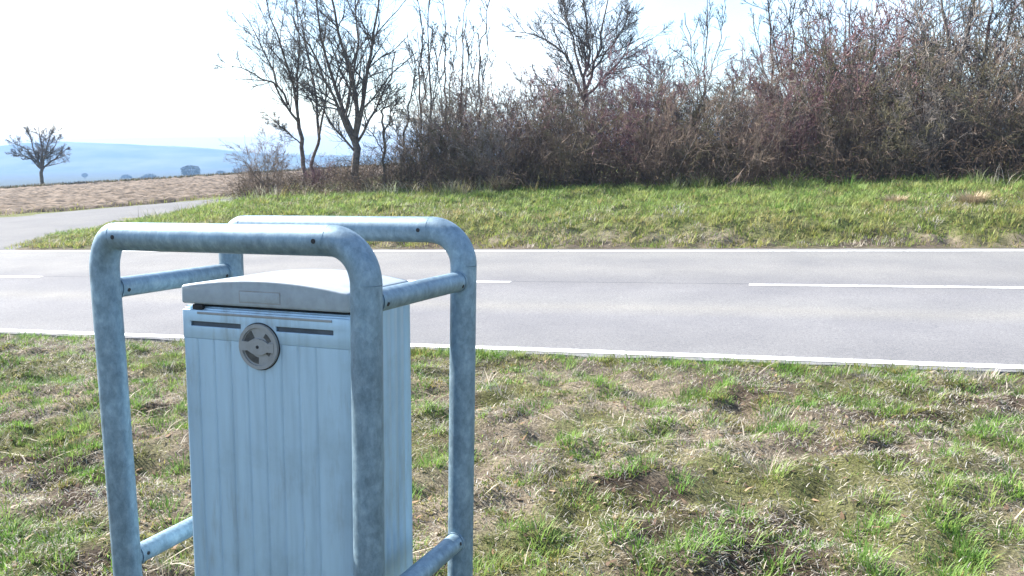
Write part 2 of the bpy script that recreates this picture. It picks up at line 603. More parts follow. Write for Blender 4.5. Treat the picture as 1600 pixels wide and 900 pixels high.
road = sheet('road', -60, 60, -2.93, 3.06, 0.0, M_ROAD, seg=0.25, wob=0.035, thick=0.05, seed=4)
road.location = (0, OY, 0)
road.rotation_euler = (0, 0, R_ROT)
tag(road, kind='structure')
sheet('edge_line', -60, 60, -2.86, -2.76, 0.004, M_PAINT, road, seg=0.2, wob=0.004, seed=1)
sheet('edge_line', -60, 60, 2.77, 2.87, 0.004, M_PAINT, road, seg=0.2, wob=0.004, seed=2)
starts = [2.48 + 6.65 * i for i in range(-6, 7)]
for i, s0 in enumerate(starts):
    sheet('centre_dash', s0, s0 + 4.1, 0.11, 0.21, 0.004, M_PAINT, road, seg=0.2, wob=0.003, seed=20 + i)

# side road, draped over the land
npts = 160


def resample(P, n):
    d = np.concatenate(([0], np.cumsum(np.linalg.norm(np.diff(P, axis=0), axis=1))))
    u = np.linspace(0, d[-1], n)
    return np.stack([np.interp(u, d, P[:, i]) for i in range(P.shape[1])], 1)


L, Rr = resample(SR_L, npts), resample(SR_R, npts)
mcols = 14
Vs = []
for j in range(mcols + 1):
    p = L * (1 - j / mcols) + Rr * (j / mcols)
    s_, t_ = st(p[:, 0], p[:, 1])
    t_ = np.maximum(t_, 3.0)
    px_, py_ = xy(s_, t_)
    Vs.append(np.stack((px_, py_, land(px_, py_, False) + np.where(t_ < 3.1, -0.006, 0.012)), 1))
Vs = np.concatenate(Vs)
idx = np.arange((mcols + 1) * npts).reshape(mcols + 1, npts)
q = np.stack((idx[:-1, :-1], idx[:-1, 1:], idx[1:, 1:], idx[1:, :-1]), -1).reshape(-1, 4)
side = link('side_road', np_mesh('side_road', Vs, q, smooth=True), M_SIDE)
tag(side, kind='structure')

# ------------------------------------------------------------------ ploughed field beyond the side road
ua = np.arange(-40, 60, 0.3)
ca = np.concatenate((np.arange(-34, -12, 0.14), np.arange(-12, -0.3, 0.22)))
U, C_ = np.meshgrid(ua, ca)
fx = -31.4 + U * 0.5966 - C_ * 0.8025
fy = 52.4 + U * 0.8025 + C_ * 0.5966
xl = np.interp(fy, SR_L[:, 1], SR_L[:, 0])
s_, t_ = st(fx, fy)
inside = (fx < xl - 0.1) & (t_ > 4.0)
rng_f = np.random.default_rng(3)
ridge = 0.05 * np.sin((C_ + 0.15 * np.sin(U * 0.6)) * 2 * math.pi / 0.9)
clod = (fbm(fx, fy, 0.5, 3, 77) - 0.4) * 0.10 + np.maximum(rng_f.random(fx.shape) - 0.72, 0) * 0.28
edge_ = sstep(0.2, 1.1, xl - fx + 0.25 * np.sin(fy * 2.3)) * sstep(4.2, 5.2, t_)
fz = land(fx, fy) + (0.06 + ridge + clod) * edge_ - 0.12 * (1 - edge_)
nr, nc = fx.shape
idx = np.arange(nr * nc).reshape(nr, nc)
q = np.stack((idx[:-1, :-1], idx[1:, :-1], idx[1:, 1:], idx[:-1, 1:]), -1).reshape(-1, 4)
keep = inside.ravel()[q].any(1)
field = link('ploughed_field', np_mesh('ploughed_field', np.stack((fx, fy, fz), -1).reshape(-1, 3), q[keep]), M_FIELD)
tag(field, kind='structure')

# ------------------------------------------------------------------ far hills
hx = np.linspace(-2600, 2600, 220)
hy = np.linspace(1250, 2300, 40)
HX, HY = np.meshgrid(hx, hy)
az = HX / HY
top = np.interp(az * F_PX + 800, [-1500, -600, 0, 40, 105, 200, 260, 330, 400, 520, 800, 1600, 3000],
                [232, 236, 231, 224.5, 222, 226, 228, 232, 239, 244, 240, 232, 230])
hor = 235.4 - (az * F_PX + 800) / 1600 * 16.7
hh = 1.5 + (hor - top) / F_PX * 1750
prof = sstep(1250, 1750, HY) * sstep(2500, 1760, HY) ** 0.3
HZ = -42 + (hh + 42) * np.where(HY <= 1750, sstep(1250, 1750, HY), 1 - 0.5 * sstep(1750, 2300, HY))
HZ = HZ + (fbm(HX, HY, 120, 3, 9) - 0.5) * 5
idx = np.arange(HX.size).reshape(HX.shape)
q = np.stack((idx[:-1, :-1], idx[:-1, 1:], idx[1:, 1:], idx[1:, :-1]), -1).reshape(-1, 4)
hills = link('hills', np_mesh('hills', np.stack((HX, HY, HZ), -1).reshape(-1, 3), q, smooth=True), M_HILL)
tag(hills, kind='structure')
# ------------------------------------------------------------------ tube guard frame round the bin
def rot(yaw, tx, ty):
    return (Matrix.Rotation(yaw, 3, 'Z') @ Matrix.Rotation(tx, 3, 'X') @ Matrix.Rotation(ty, 3, 'Y'))


CG = dict(W=0.6577, D=0.3961, zt=1.3125, zs=1.1969, zl=0.5782)
CM = rot(-0.4053, -0.0419, -0.0167)
SHIFT = {(-1, -1): (-0.0015, -0.0085), (1, -1): (0.0048, 0.0198), (1, 1): (0.0102, 0.0272), (-1, 1): (-0.003, 0.0)}


def cpt(a, b, z):
    p = CM @ Vector((a * CG['W'] / 2, b * CG['D'] / 2, z - CG['zt'])) + Vector((-0.5019, 1.8799, CG['zt']))
    s0, sl = SHIFT[(a, b)]
    p.x += s0 + sl * (z - 1.2)
    return np.array(p)


frame_base = np.array([-0.502, 1.85, float(land(-0.502, 1.85))])
frame = tag(empty('guard_frame', frame_base), 'galvanised steel tube guard frame standing round the grey waste bin', 'guard frame')
TR, SRAD = 0.03015, 0.0225


def tube_obj(name, pts, r, parent, base, mat=M_GALV, k=28, caps=True, ref=None):
    P = np.asarray(pts, float)[None] - np.asarray(base)[None, None]
    V, qd = tubes(P, np.full(P.shape[:2], r), k, ref)
    n = P.shape[1]
    me = bpy.data.meshes.new(name)
    F = [tuple(f) for f in qd]
    V = [tuple(v) for v in V]
    if caps:            # end discs on vertices of their own, so that the wall keeps its round shading
        m_ = len(V)
        V += V[:k] + V[(n - 1) * k:n * k]
        F += [tuple(range(m_, m_ + k))[::-1], tuple(range(m_ + k, m_ + 2 * k))]
    me.from_pydata(V, [], F)
    for p in me.polygons:
        p.use_smooth = len(p.vertices) == 4
    return link(name, me, mat, parent)


def hole(parent, base, p, nrm, r=0.0042, depth=0.012):
    """drain hole: a small dark plug let into the tube wall"""
    nrm = np.asarray(nrm, float) / np.linalg.norm(nrm)
    tube_obj('drain_hole', [p - nrm * depth, p + nrm * 0.0006], r, parent, base, M_DARK, 14)


def facing(p, axis_dir, up=0.0):
    """unit vector from a tube axis point towards the viewer's side, square to the tube"""
    v = np.array([0, 0, 1.5]) - p
    v = v / np.linalg.norm(v) + np.array([0, 0, up])
    a = axis_dir / np.linalg.norm(axis_dir)
    v = v - a * v.dot(a)
    return v / np.linalg.norm(v)


EH = {(-1, -1): 0.045, (1, -1): 0.078, (1, 1): 0.085, (-1, 1): 0.05}
EV = 0.082
for b in (-1, 1):
    PL, PR = cpt(-1, b, CG['zt']), cpt(1, b, CG['zt'])
    along = (PR - PL) / np.linalg.norm(PR - PL)
    ends = {}
    for a in (-1, 1):
        topc = cpt(a, b, CG['zt'])
        foot = cpt(a, b, 0.0)
        gz = float(land(foot[0], foot[1])) - 0.08
        foot = cpt(a, b, gz)
        shoulder = cpt(a, b, CG['zt'] - EV)
        tube_obj('post', [foot, cpt(a, b, 0.5), cpt(a, b, 0.9), shoulder], TR, frame, frame_base)
        eh = EH[(a, b)]
        inner = topc - along * a * eh
        cen = shoulder + (inner - topc)
        arc = []
        for i in range(15):
            th = i / 14 * math.pi / 2
            arc.append(cen + (shoulder - cen) * math.cos(th) + (inner - cen) * math.sin(th))
        el = tube_obj('elbow', arc, TR + 0.0002, frame, frame_base, ref=np.cross(along, shoulder - topc) / EV)
        ends[a] = inner
        # collar seams of the elbow
        for p0, p1 in ((arc[0], arc[1]), (arc[-1], arc[-2])):
            d = (p1 - p0) / np.linalg.norm(p1 - p0)
            tube_obj('weld_seam', [p0 - d * 0.0007, p0 + d * 0.0007], TR + 0.0005, el, frame_base)
    bar = tube_obj('top_bar', [ends[-1], ends[-1] * .66 + ends[1] * .34, ends[-1] * .34 + ends[1] * .66, ends[1]], TR, frame, frame_base)
    for a in (-1, 1):
        p = ends[a] - along * a * 0.018
        n_ = facing(p, along, -0.05)
        hole(bar, frame_base, p + n_ * TR, n_, 0.0048)
for a in (-1, 1):
    for z in (CG['zs'], CG['zl']):
        p0, p1 = cpt(a, -1, z), cpt(a, 1, z)
        d = (p1 - p0) / np.linalg.norm(p1 - p0)
        sb = tube_obj('side_bar', [p0 + d * 0.012, p0 * .5 + p1 * .5, p1 - d * 0.012], SRAD, frame, frame_base)
        for pp, sg in ((p0, 1), (p1, -1)):
            c0 = pp + d * sg * (TR + 0.012)
            n_ = facing(c0, d, -0.3)
            hole(sb, frame_base, c0 + n_ * SRAD, n_, 0.0042)
            ring = tube_obj('weld_seam', [pp + d * sg * (TR - 0.004), pp + d * sg * (TR + 0.002)], SRAD + 0.0022, sb, frame_base)

# ------------------------------------------------------------------ waste bin
BW, BD, BH = 0.4248, 0.259, 1.16
bm3 = rot(-0.359, -0.052, -0.0058)
btop = Vector((-0.4806, 1.8812, EYE - 0.3433))
bbase = btop + bm3 @ Vector((0, 0, -BH))
wbin = empty('waste_bin', bbase)
wbin.rotation_euler = bm3.to_euler()
tag(wbin, 'light grey ribbed waste bin with arched lid and round lock', 'waste bin')


def bevelled(name, verts, faces, off, mat, parent, seg=2, ang=30):
    bm = bmesh.new()
    vs = [bm.verts.new(v) for v in verts]
    for f in faces:
        bm.faces.new([vs[i] for i in f])
    bmesh.ops.recalc_face_normals(bm, faces=bm.faces)
    if off:
        es = [e for e in bm.edges if len(e.link_faces) == 2 and e.calc_face_angle() > rad(ang)]
        bmesh.ops.bevel(bm, geom=es, offset=off, segments=seg, affect='EDGES', profile=0.5)
    me = bpy.data.meshes.new(name)
    bm.to_mesh(me)
    bm.free()
    for p in me.polygons:
        p.use_smooth = True
    try:
        me.set_sharp_from_angle(angle=rad(50))
    except Exception:
        pass
    return link(name, me, mat, parent)


def box(name, x0, x1, y0, y1, z0, z1, off, mat, parent, seg=2):
    v = [(x0, y0, z0), (x1, y0, z0), (x1, y1, z0), (x0, y1, z0), (x0, y0, z1), (x1, y0, z1), (x1, y1, z1), (x0, y1, z1)]
    f = [(3, 2, 1, 0), (4, 5, 6, 7), (0, 1, 5, 4), (1, 2, 6, 5), (2, 3, 7, 6), (3, 0, 4, 7)]
    return bevelled(name, v, f, off, mat, parent, seg)


hw, hd = BW / 2, BD / 2
ZB = 0.14
# body: plan outline with shallow vertical grooves down both sides, extruded
out = [(-hw + .004, -hd + .014)]
out = []
out += [(-hw, -hd + .012), (hw, -hd + .012)]
ng = 7
for i in range(ng):
    yc = -hd + .012 + (BD - .012) * (i + 1) / (ng + 1)
    out += [(hw, yc - .0035), (hw - .0012, yc - .0015), (hw - .0012, yc + .0015), (hw, yc + .0035)]
out += [(hw, hd), (-hw, hd)]
for i in range(ng):
    yc = hd - (BD - .012) * (i + 1) / (ng + 1)
    out += [(-hw, yc + .0035), (-hw + .0012, yc + .0015), (-hw + .0012, yc - .0015), (-hw, yc - .0035)]
n_o = len(out)
V = [(x, y, ZB) for x, y in out] + [(x, y, BH - .004) for x, y in out]
F = [(i, (i + 1) % n_o, n_o + (i + 1) % n_o, n_o + i) for i in range(n_o)] + [tuple(range(n_o))[::-1], tuple(range(n_o, 2 * n_o))]
body = bevelled('body', V, F, 0.0, M_BIN, wbin)
box('plinth', -hw + .05, hw - .05, -hd + .05, hd - .04, -0.12, ZB - .001, 0.006, M_DARK, wbin)
box('rim', -hw + .012, hw - .012, -hd + .022, hd - .012, BH - .004, BH + .012, 0.002, M_DARK, wbin)
# door: a backing plate, a plain header with two slots, ribbed strips below
door = box('door', -hw + .002, hw - .002, -hd + .004, -hd + .0115, ZB + .01, BH - .006, 0.0015, M_BIN, wbin)
HZ0 = BH - .073


def fx_(u):
    return -hw + BW * u


slot_z0, slot_z1 = BH - .0455, BH - .035
SLOTS = ((0.053, 0.365), (0.576, 0.905))
yF, yB = -hd - .003, -hd + .0035
# header: one plate with two real slot openings
hx_ = [fx_(u) for u in (0.004, SLOTS[0][0], SLOTS[0][1], SLOTS[1][0], SLOTS[1][1], 0.996)]
hz_ = [HZ0, slot_z0, slot_z1, BH - .010]
V, F = [], []
for yy in (yF, yB):
    for zz in hz_:
        for xx in hx_:
            V.append((xx, yy, zz))


def hid(k_, b_, a_):
    return k_ * 24 + b_ * 6 + a_


holes = {(1, 1), (3, 1)}
for b_ in range(3):
    for a_ in range(5):
        if (a_, b_) in holes:
            F += [(hid(0, b_, a_), hid(0, b_, a_ + 1), hid(1, b_, a_ + 1), hid(1, b_, a_)), (hid(0, b_ + 1, a_), hid(1, b_ + 1, a_), hid(1, b_ + 1, a_ + 1), hid(0, b_ + 1, a_ + 1)),
                  (hid(0, b_, a_), hid(1, b_, a_), hid(1, b_ + 1, a_), hid(0, b_ + 1, a_)), (hid(0, b_, a_ + 1), hid(0, b_ + 1, a_ + 1), hid(1, b_ + 1, a_ + 1), hid(1, b_, a_ + 1))]
        else:
            F.append((hid(0, b_, a_), hid(0, b_, a_ + 1), hid(0, b_ + 1, a_ + 1), hid(0, b_ + 1, a_)))
            F.append((hid(1, b_, a_), hid(1, b_ + 1, a_), hid(1, b_ + 1, a_ + 1), hid(1, b_, a_ + 1)))
for a_ in range(5):
    F += [(hid(0, 0, a_), hid(1, 0, a_), hid(1, 0, a_ + 1), hid(0, 0, a_ + 1)), (hid(0, 3, a_), hid(0, 3, a_ + 1), hid(1, 3, a_ + 1), hid(1, 3, a_))]
for b_ in range(3):
    F += [(hid(0, b_, 0), hid(0, b_ + 1, 0), hid(1, b_ + 1, 0), hid(1, b_, 0)), (hid(0, b_, 5), hid(1, b_, 5), hid(1, b_ + 1, 5), hid(0, b_ + 1, 5))]
bevelled('header', V, F, 0.0012, M_BIN, door)
for u0, u1 in SLOTS:
    box('slot', fx_(u0) - .001, fx_(u1) + .001, yB + .0002, yB + .0009, slot_z0 - .001, slot_z1 + .001, 0.0, M_SLOT, door)
# thin step under the lid
box('ledge', fx_(0.10), fx_(0.90), yF - .0022, yF - .0002, BH - .0185, BH - .0135, 0.0008, M_LOCK, door)
box('catch', fx_(0.07), fx_(0.13), -hd - .0035, -hd + .006, BH - .009, BH + .002, 0.001, M_DARK, wbin)
edges = [0.006, 0.093] + [0.093 + 0.1017 * i for i in range(1, 8)] + [0.994]
for i in range(len(edges) - 1):
    a0, a1 = fx_(edges[i]) + 0.00005, fx_(edges[i + 1]) - 0.00005
    zb0, zt0 = ZB + .02, HZ0 - .0001
    g_, d_, e_ = 0.0048, 0.0024, 0.010          # groove half width, groove depth, run-out under the header
    ys = yF - .0003
    ringp = [(a0, yB), (a0, ys + d_), (a0 + g_ * .55, ys + d_ * .45), (a0 + g_, ys), (a1 - g_, ys), (a1 - g_ * .55, ys + d_ * .45), (a1, ys + d_), (a1, yB)]
    V = [(x, y, zb0) for x, y in ringp] + [(x, y, zt0 - e_) for x, y in ringp] + [(x, yB if y == yB else ys + .0003, zt0) for x, y in ringp]
    F = [tuple(range(8)), tuple(range(16, 24))[::-1]]
    for lv in (0, 8):
        F += [(lv + q0, lv + (q0 + 1) % 8, lv + 8 + (q0 + 1) % 8, lv + 8 + q0) for q0 in range(8)]
    bevelled('slat', V, F, 0.0, M_BIN, door)
# lid: arched cover, extruded front to back
ow, of = 0.0, 0.005
nl = 25
xs = np.linspace(-hw - ow, hw + ow, nl)
z0 = BH + .003
zt = z0 + 0.040 + 0.019 * (1 - (xs / (hw + ow)) ** 2)
prof = [(-hw - ow, z0)] + [(x, z) for x, z in zip(xs, zt)] + [(hw + ow, z0)]
n_p = len(prof)
V = [(x, -hd - of, z) for x, z in prof] + [(x, hd + of, z) for x, z in prof]
F = [(i, (i + 1) % n_p, n_p + (i + 1) % n_p, n_p + i) for i in range(n_p)] + [tuple(range(n_p))[::-1], tuple(range(n_p, 2 * n_p))]
lid = bevelled('lid', V, F, 0.0065, M_LID, wbin, 3, 40)
yl = -hd - of
px0, px1, pz0, pz1 = fx_(0.372), fx_(0.607), z0 + .011, z0 + .033
pl = box('plate', px0, px1, yl - .0016, yl + .002, pz0, pz1, 0.001, M_LID, lid)
for a0, a1, c0, c1 in ((px0 - .0022, px1 + .0022, pz1, pz1 + .0022), (px0 - .0022, px1 + .0022, pz0 - .0022, pz0),
                       (px0 - .0022, px0, pz0, pz1), (px1, px1 + .0022, pz0, pz1)):
    box('groove_shade', a0, a1, yl - .0007, yl + .002, c0, c1, 0.0, M_LOCK, pl)  # raised darker strips; the groove's shade line is painted by their colour

# round lock on the door
lc = Vector((fx_(0.478), yF, BH - .080))


def disc_part(name, poly, y0, y1, mat, parent):
    n = len(poly)
    V = [(lc.x + x, y0, lc.z + z) for x, z in poly] + [(lc.x + x, y1, lc.z + z) for x, z in poly]
    F = [(i, (i + 1) % n, n + (i + 1) % n, n + i) for i in range(n)] + [tuple(range(n))[::-1], tuple(range(n, 2 * n))]
    return bevelled(name, V, F, 0.0, mat, parent)


def ring_part(name, r0, r1, y0, y1, a0, a1, mat, parent, n=40):
    th = np.linspace(rad(a0), rad(a1), n)
    poly = [(r1 * math.cos(t), r1 * math.sin(t)) for t in th] + [(r0 * math.cos(t), r0 * math.sin(t)) for t in th[::-1]]
    return disc_part(name, poly, y0, y1, mat, parent)


RL = 0.049
circ = [(RL * math.cos(t), RL * math.sin(t)) for t in np.linspace(0, 2 * math.pi, 48, endpoint=False)]
lock = disc_part('lock', circ, yF - .0035, yF + .004, M_LOCK, wbin)
ring_part('rim_ring', RL - .008, RL - .0005, yF - .0075, yF - .003, 0, 359.9, M_LOCK, lock, 64)
ring_part('rim_gap', RL, RL + .0022, yF - .0012, yF + .001, 0, 359.9, M_DARK, lock, 64)
grip = [(-.0405, -.010), (-.026, -.0085), (-.014, -.015), (.0, -.0175), (.012, -.016), (.024, -.010), (.0405, -.011),
        (.0405, .010), (.026, .0085), (.014, .015), (.0, .0175), (-.012, .016), (-.024, .010), (-.0405, .011)]
disc_part('grip', grip, yF - .0085, yF - .003, M_LOCK, lock)
ring_part('recess_shade', .021, .038, yF - .0041, yF - .003, 118, 163, M_RECESS_SHADE, lock, 14)  # thin dark crescents, not hollowed: recess shade is put into their colour
ring_part('recess_shade', .024, .034, yF - .0041, yF - .003, 22, 58, M_RECESS_SHADE, lock, 14)
ring_part('recess_shade', .023, .037, yF - .0041, yF - .003, 197, 268, M_RECESS_SHADE, lock, 18)
ring_part('recess_shade', .022, .032, yF - .0041, yF - .003, 322, 344, M_RECESS_SHADE, lock, 12)
kh = [(.0036 * math.cos(t), .0036 * math.sin(t)) for t in np.linspace(0, 2 * math.pi, 16, endpoint=False)]
disc_part('keyhole', kh, yF - .0093, yF - .008, M_DARK, lock)

# ------------------------------------------------------------------ bare trees and shrubs
def unit(v):
    return v / (np.linalg.norm(v, axis=-1, keepdims=True) + 1e-9)


def spawn(P, R, m, Lmul, ang, n, up, u0, r, rs=0.6, wob=0.18, lmin=0.05):
    """m side shoots on each polyline"""
    Np, npt, _ = P.shape
    idx = np.repeat(np.arange(Np), m)
    u = r.uniform(u0, 0.98, len(idx))
    f = u * (npt - 1)
    i = np.minimum(f.astype(int), npt - 2)
    w = (f - i)[:, None]
    start = P[idx, i] * (1 - w) + P[idx, i + 1] * w
    tg = unit(P[idx, i + 1] - P[idx, i])
    rr = (R[idx, i] * (1 - w[:, 0]) + R[idx, i + 1] * w[:, 0]) * rs
    perp = r.normal(size=(len(idx), 3))
    perp = unit(perp - tg * (perp * tg).sum(1, keepdims=True))
    a = r.uniform(ang[0], ang[1], len(idx))[:, None]
    d = tg * np.cos(a) + perp * np.sin(a)
    plen = np.linalg.norm(np.diff(P, axis=1), axis=2).sum(1)[idx]
    Ln = np.maximum(plen * Lmul * r.uniform(0.55, 1.25, len(idx)) * (1.15 - 0.6 * u), lmin)
    Q = np.zeros((len(idx), n, 3))
    Q[:, 0] = start
    step = (Ln / (n - 1))[:, None]
    for j in range(1, n):
        d = unit(d + np.array([0, 0, up]) / (n - 1) + r.normal(size=d.shape) * wob)
        Q[:, j] = Q[:, j - 1] + d * step
    taper = np.linspace(1, 0.35, n)[None]
    return Q, rr[:, None] * taper


def grow_stem(base, direction, length, n, up, r, wob=0.12):
    Q = [np.array(base, float)]
    d = unit(np.array(direction, float))
    for j in range(1, n):
        d = unit(d + np.array([0, 0, up]) / n + r.normal(size=3) * wob)
        Q.append(Q[-1] + d * length / (n - 1))
    return np.array(Q)


def make_shrub(seed, H, spread, stems=13, upright=0.25, lvl=(7, 7, 3), rmin=0.0028, rbase=0.013):
    r = np.random.default_rng(seed)
    P, R = [], []
    for i in range(stems):
        a = r.uniform(0, 2 * math.pi)
        lean = r.uniform(0.05, spread)
        b = np.array([math.cos(a), math.sin(a), 0]) * r.uniform(0.03, 0.35)
        L = H * r.uniform(0.65, 1.12)
        P.append(grow_stem(b - np.array([0, 0, .06]), (math.cos(a) * lean, math.sin(a) * lean, 1), L, 7, upright, r, 0.13))
        R.append(np.linspace(1, 0.3, 7) * rbase * r.uniform(0.6, 1.3))
    P, R = np.array(P), np.array(R)
    P2, R2 = spawn(P, R, lvl[0], 0.42, (0.35, 1.0), 5, 0.35, 0.08, r, 0.6, 0.2)
    P3, R3 = spawn(P2, R2, lvl[1], 0.45, (0.35, 1.1), 4, 0.2, 0.1, r, 0.6, 0.22)
    P4, R4 = spawn(P3, R3, lvl[2], 0.55, (0.3, 1.1), 3, 0.1, 0.1, r, 0.75, 0.25)
    R2, R3, R4 = [np.maximum(x, m) for x, m in ((R2, rmin * 1.3), (R3, rmin), (R4, rmin * 0.75))]
    s = tubes(P, R, 4)
    tw = merge([tubes(P2, R2, 3), tubes(P3, R3, 3), tubes(P4, R4, 3)])
    return s, tw


SHRUB = {}
for sp, seed0, spread, upr, stems in (('grey', 10, 0.55, 0.3, 13), ('brown', 20, 0.85, 0.0, 15), ('purple', 30, 0.5, 0.35, 14), ('olive', 40, 0.75, 0.1, 14)):
    SHRUB[sp] = []
    for v in range(3):
        s, tw = make_shrub(seed0 + v, 2.6, spread, stems, upr, rmin=0.0042)
        SHRUB[sp].append((np_mesh('stems_' + sp, *s, smooth=True), np_mesh('twigs_' + sp, *tw)))


def on_line(px, t):
    """spot on the line parallel to the road at distance t, seen in direction px"""
    a = (px - 800) / F_PX
    y = (OY + t / NY) / (1 + a * NX / NY)
    return a * y, y


ORD = ['first', 'second', 'third', 'fourth', 'fifth', 'sixth', 'seventh', 'eighth', 'ninth', 'tenth', 'eleventh', 'twelfth']
LOOK = {'grey': 'grey upright', 'brown': 'dark brown tangled', 'purple': 'purple-red twigged', 'olive': 'olive-brown broad'}
ROWS = {8.9: "in the hedge's front row", 10.4: "in the hedge's middle row", 12.0: "in the hedge's tall back row"}
# (px, height in metres) per row
front = [(392, .9, 'brown'), (430, 1.25, 'brown'), (500, .85, 'purple'), (560, .7, 'brown'), (622, .9, 'olive'), (665, 1.6, 'brown'), (715, 1.9, 'olive'), (770, 1.75, 'grey'), (820, 2.1, 'brown'), (880, 1.8, 'olive'), (935, 2.1, 'brown'), (990, 1.8, 'purple'),
         (1045, 1.95, 'brown'), (1100, 1.9, 'olive'), (1160, 1.9, 'brown'), (1215, 1.7, 'purple'), (1270, 2.0, 'olive'), (1330, 1.9, 'brown'), (1390, 1.8, 'olive'),
         (1445, 1.7, 'grey'), (1505, 1.6, 'brown'), (1560, 1.8, 'brown'), (1612, 2.1, 'olive'), (1680, 2.2, 'brown'), (1760, 2.1, 'olive')]
middle = [(415, 1.5, 'grey'), (645, 1.7, 'grey'), (700, 2.3, 'grey'), (750, 2.3, 'brown'), (800, 2.3, 'purple'), (855, 2.4, 'brown'), (905, 2.3, 'grey'), (960, 2.4, 'purple'), (1015, 2.5, 'purple'), (1070, 2.2, 'brown'), (1130, 2.2, 'olive'),
          (1190, 2.2, 'grey'), (1250, 2.5, 'purple'), (1310, 2.8, 'purple'), (1370, 2.9, 'olive'), (1430, 2.7, 'brown'), (1490, 2.5, 'grey'), (1550, 2.5, 'olive'), (1610, 2.8, 'grey'), (1690, 2.9, 'olive')]
back = [(680, 2.7, 'grey'), (740, 2.9, 'grey'), (830, 2.4, 'brown'), (890, 2.4, 'purple'), (1000, 2.6, 'purple'), (1060, 2.4, 'grey'), (1120, 2.4, 'brown'), (1180, 2.5, 'purple'), (1240, 2.8, 'brown'), (1300, 3.3, 'purple'), (1350, 3.7, 'purple'),
        (1400, 3.7, 'grey'), (1460, 3.5, 'purple'), (1520, 3.4, 'grey'), (1580, 3.5, 'olive'), (1640, 3.6, 'grey'), (1720, 3.6, 'olive')]
hr = np.random.default_rng(99)
for t0, rows in ((8.9, front), (10.4, middle), (12.0, back)):
    count = {}
    for px, h, sp in rows:
        k = count.get(sp, 0)
        count[sp] = k + 1
        x, y = on_line(px, t0 + hr.uniform(-0.6, 0.6))
        v = int(hr.integers(0, 3))
        stems_me, twigs_me = SHRUB[sp][v]
        o = empty('bare_shrub', (x, y, float(land(x, y)) - 0.03))
        sc = h / 2.45
        o.scale = (sc * hr.uniform(0.9, 1.25), sc * hr.uniform(0.9, 1.25), sc)
        o.rotation_euler = (0, 0, hr.uniform(0, 2 * math.pi))
        link('stem', stems_me, M_BARK, o)
        link('twigs', twigs_me, TW[sp], o)
        tag(o, '%s bare shrub %s, %s such from left' % (LOOK[sp], ROWS[t0], ORD[k]), 'shrub', 'bare shrubs of the hedge')


def make_tree(name, limbs, y0, base_px, r0, label, seed, lvl=(8, 6, 4), rm=0.0045, lm=(0.42, 0.52, 0.75), mat='tree', depth=0.5, ground=True, group=None, up=0.35, k_limb=7):
    """limbs: polylines (px, py) surveyed in the picture; first limb is the trunk; r0 trunk radius"""
    r = np.random.default_rng(seed)
    b3 = at(base_px[0], base_px[1], y0)
    gz = float(land(b3[0], b3[1]))
    base = np.array([b3[0], b3[1], gz if ground else b3[2]])
    Ps, Rs = [], []
    for li, (pts, ra, rb) in enumerate(limbs):
        P = []
        yo, slope = 0.0, r.normal() * depth
        if li == 0:
            slope *= 0.2
        for j, (a, b) in enumerate(pts):
            yy = y0 + slope * j / max(1, len(pts) - 1)
            P.append(at(a, b, yy))
        P = np.array(P)
        if li == 0:
            P[0] = base - np.array([0, 0, 0.1])
        P = resample(P, 9)
        P[1:-1] += r.normal(size=(7, 3)) * 0.025
        Ps.append(P - base)
        Rs.append(np.linspace(ra, rb, 9) * r0)
    P, R = np.array(Ps), np.maximum(np.array(Rs), 0.010)
    if r0 > 0.05:
        R[0, 0] *= 1.25
    P2, R2 = spawn(P[1:] if len(P) > 1 else P, R[1:] if len(P) > 1 else R, lvl[0], lm[0], (0.3, 0.95), 6, up, 0.12, r, 0.5, 0.15)
    P3, R3 = spawn(P2, R2, lvl[1], lm[1], (0.3, 1.0), 4, 0.25, 0.12, r, 0.6, 0.18)
    P4, R4 = spawn(P3, R3, lvl[2], lm[2], (0.3, 1.1), 3, 0.15, 0.1, r, 0.7, 0.22)
    R2, R3, R4 = np.maximum(R2, rm * 1.6), np.maximum(R3, rm * 1.1), np.maximum(R4, rm * 0.75)
    o = tag(empty(name, base), label, 'tree', group)
    link('trunk', np_mesh('trunk', *tubes(P, R, k_limb), smooth=True), M_BARK, o)
    link('crown', np_mesh('crown', *merge([tubes(P2, R2, 4), tubes(P3, R3, 3), tubes(P4, R4, 3)])), TW[mat], o)
    return o


def hy_(px, t):
    return on_line(px, t)[1]


make_tree('bare_tree', [([(475, 292), (472, 235), (466, 185)], 1, .8), ([(466, 190), (445, 160), (424, 130), (392, 114), (362, 104)], .55, .16), ([(450, 165), (425, 110), (400, 60), (378, 20)], .5, .1),
                        ([(466, 185), (455, 130), (440, 75), (418, 15), (410, -30)], .6, .12), ([(466, 188), (462, 130), (470, 70), (462, 0)], .6, .12), ([(470, 225), (448, 205), (420, 182)], .3, .14)],
          hy_(475, 9.8), (475, 290), 0.062, 'slim bare tree leaning left at the left end of the hedge', 201, (14, 9, 4), rm=0.0036)
make_tree('bare_tree', [([(490, 290), (488, 258), (499, 215)], 1, .8), ([(499, 218), (496, 160), (486, 110), (470, 50), (460, -20)], .8, .15), ([(499, 210), (510, 150), (505, 90), (510, 30)], .6, .12), ([(497, 180), (475, 140), (455, 110)], .4, .1)],
          hy_(490, 10.2), (490, 288), 0.05, 'thin bare tree between the leaning tree and the thick-trunked tree', 202, (13, 8, 4), rm=0.0036)
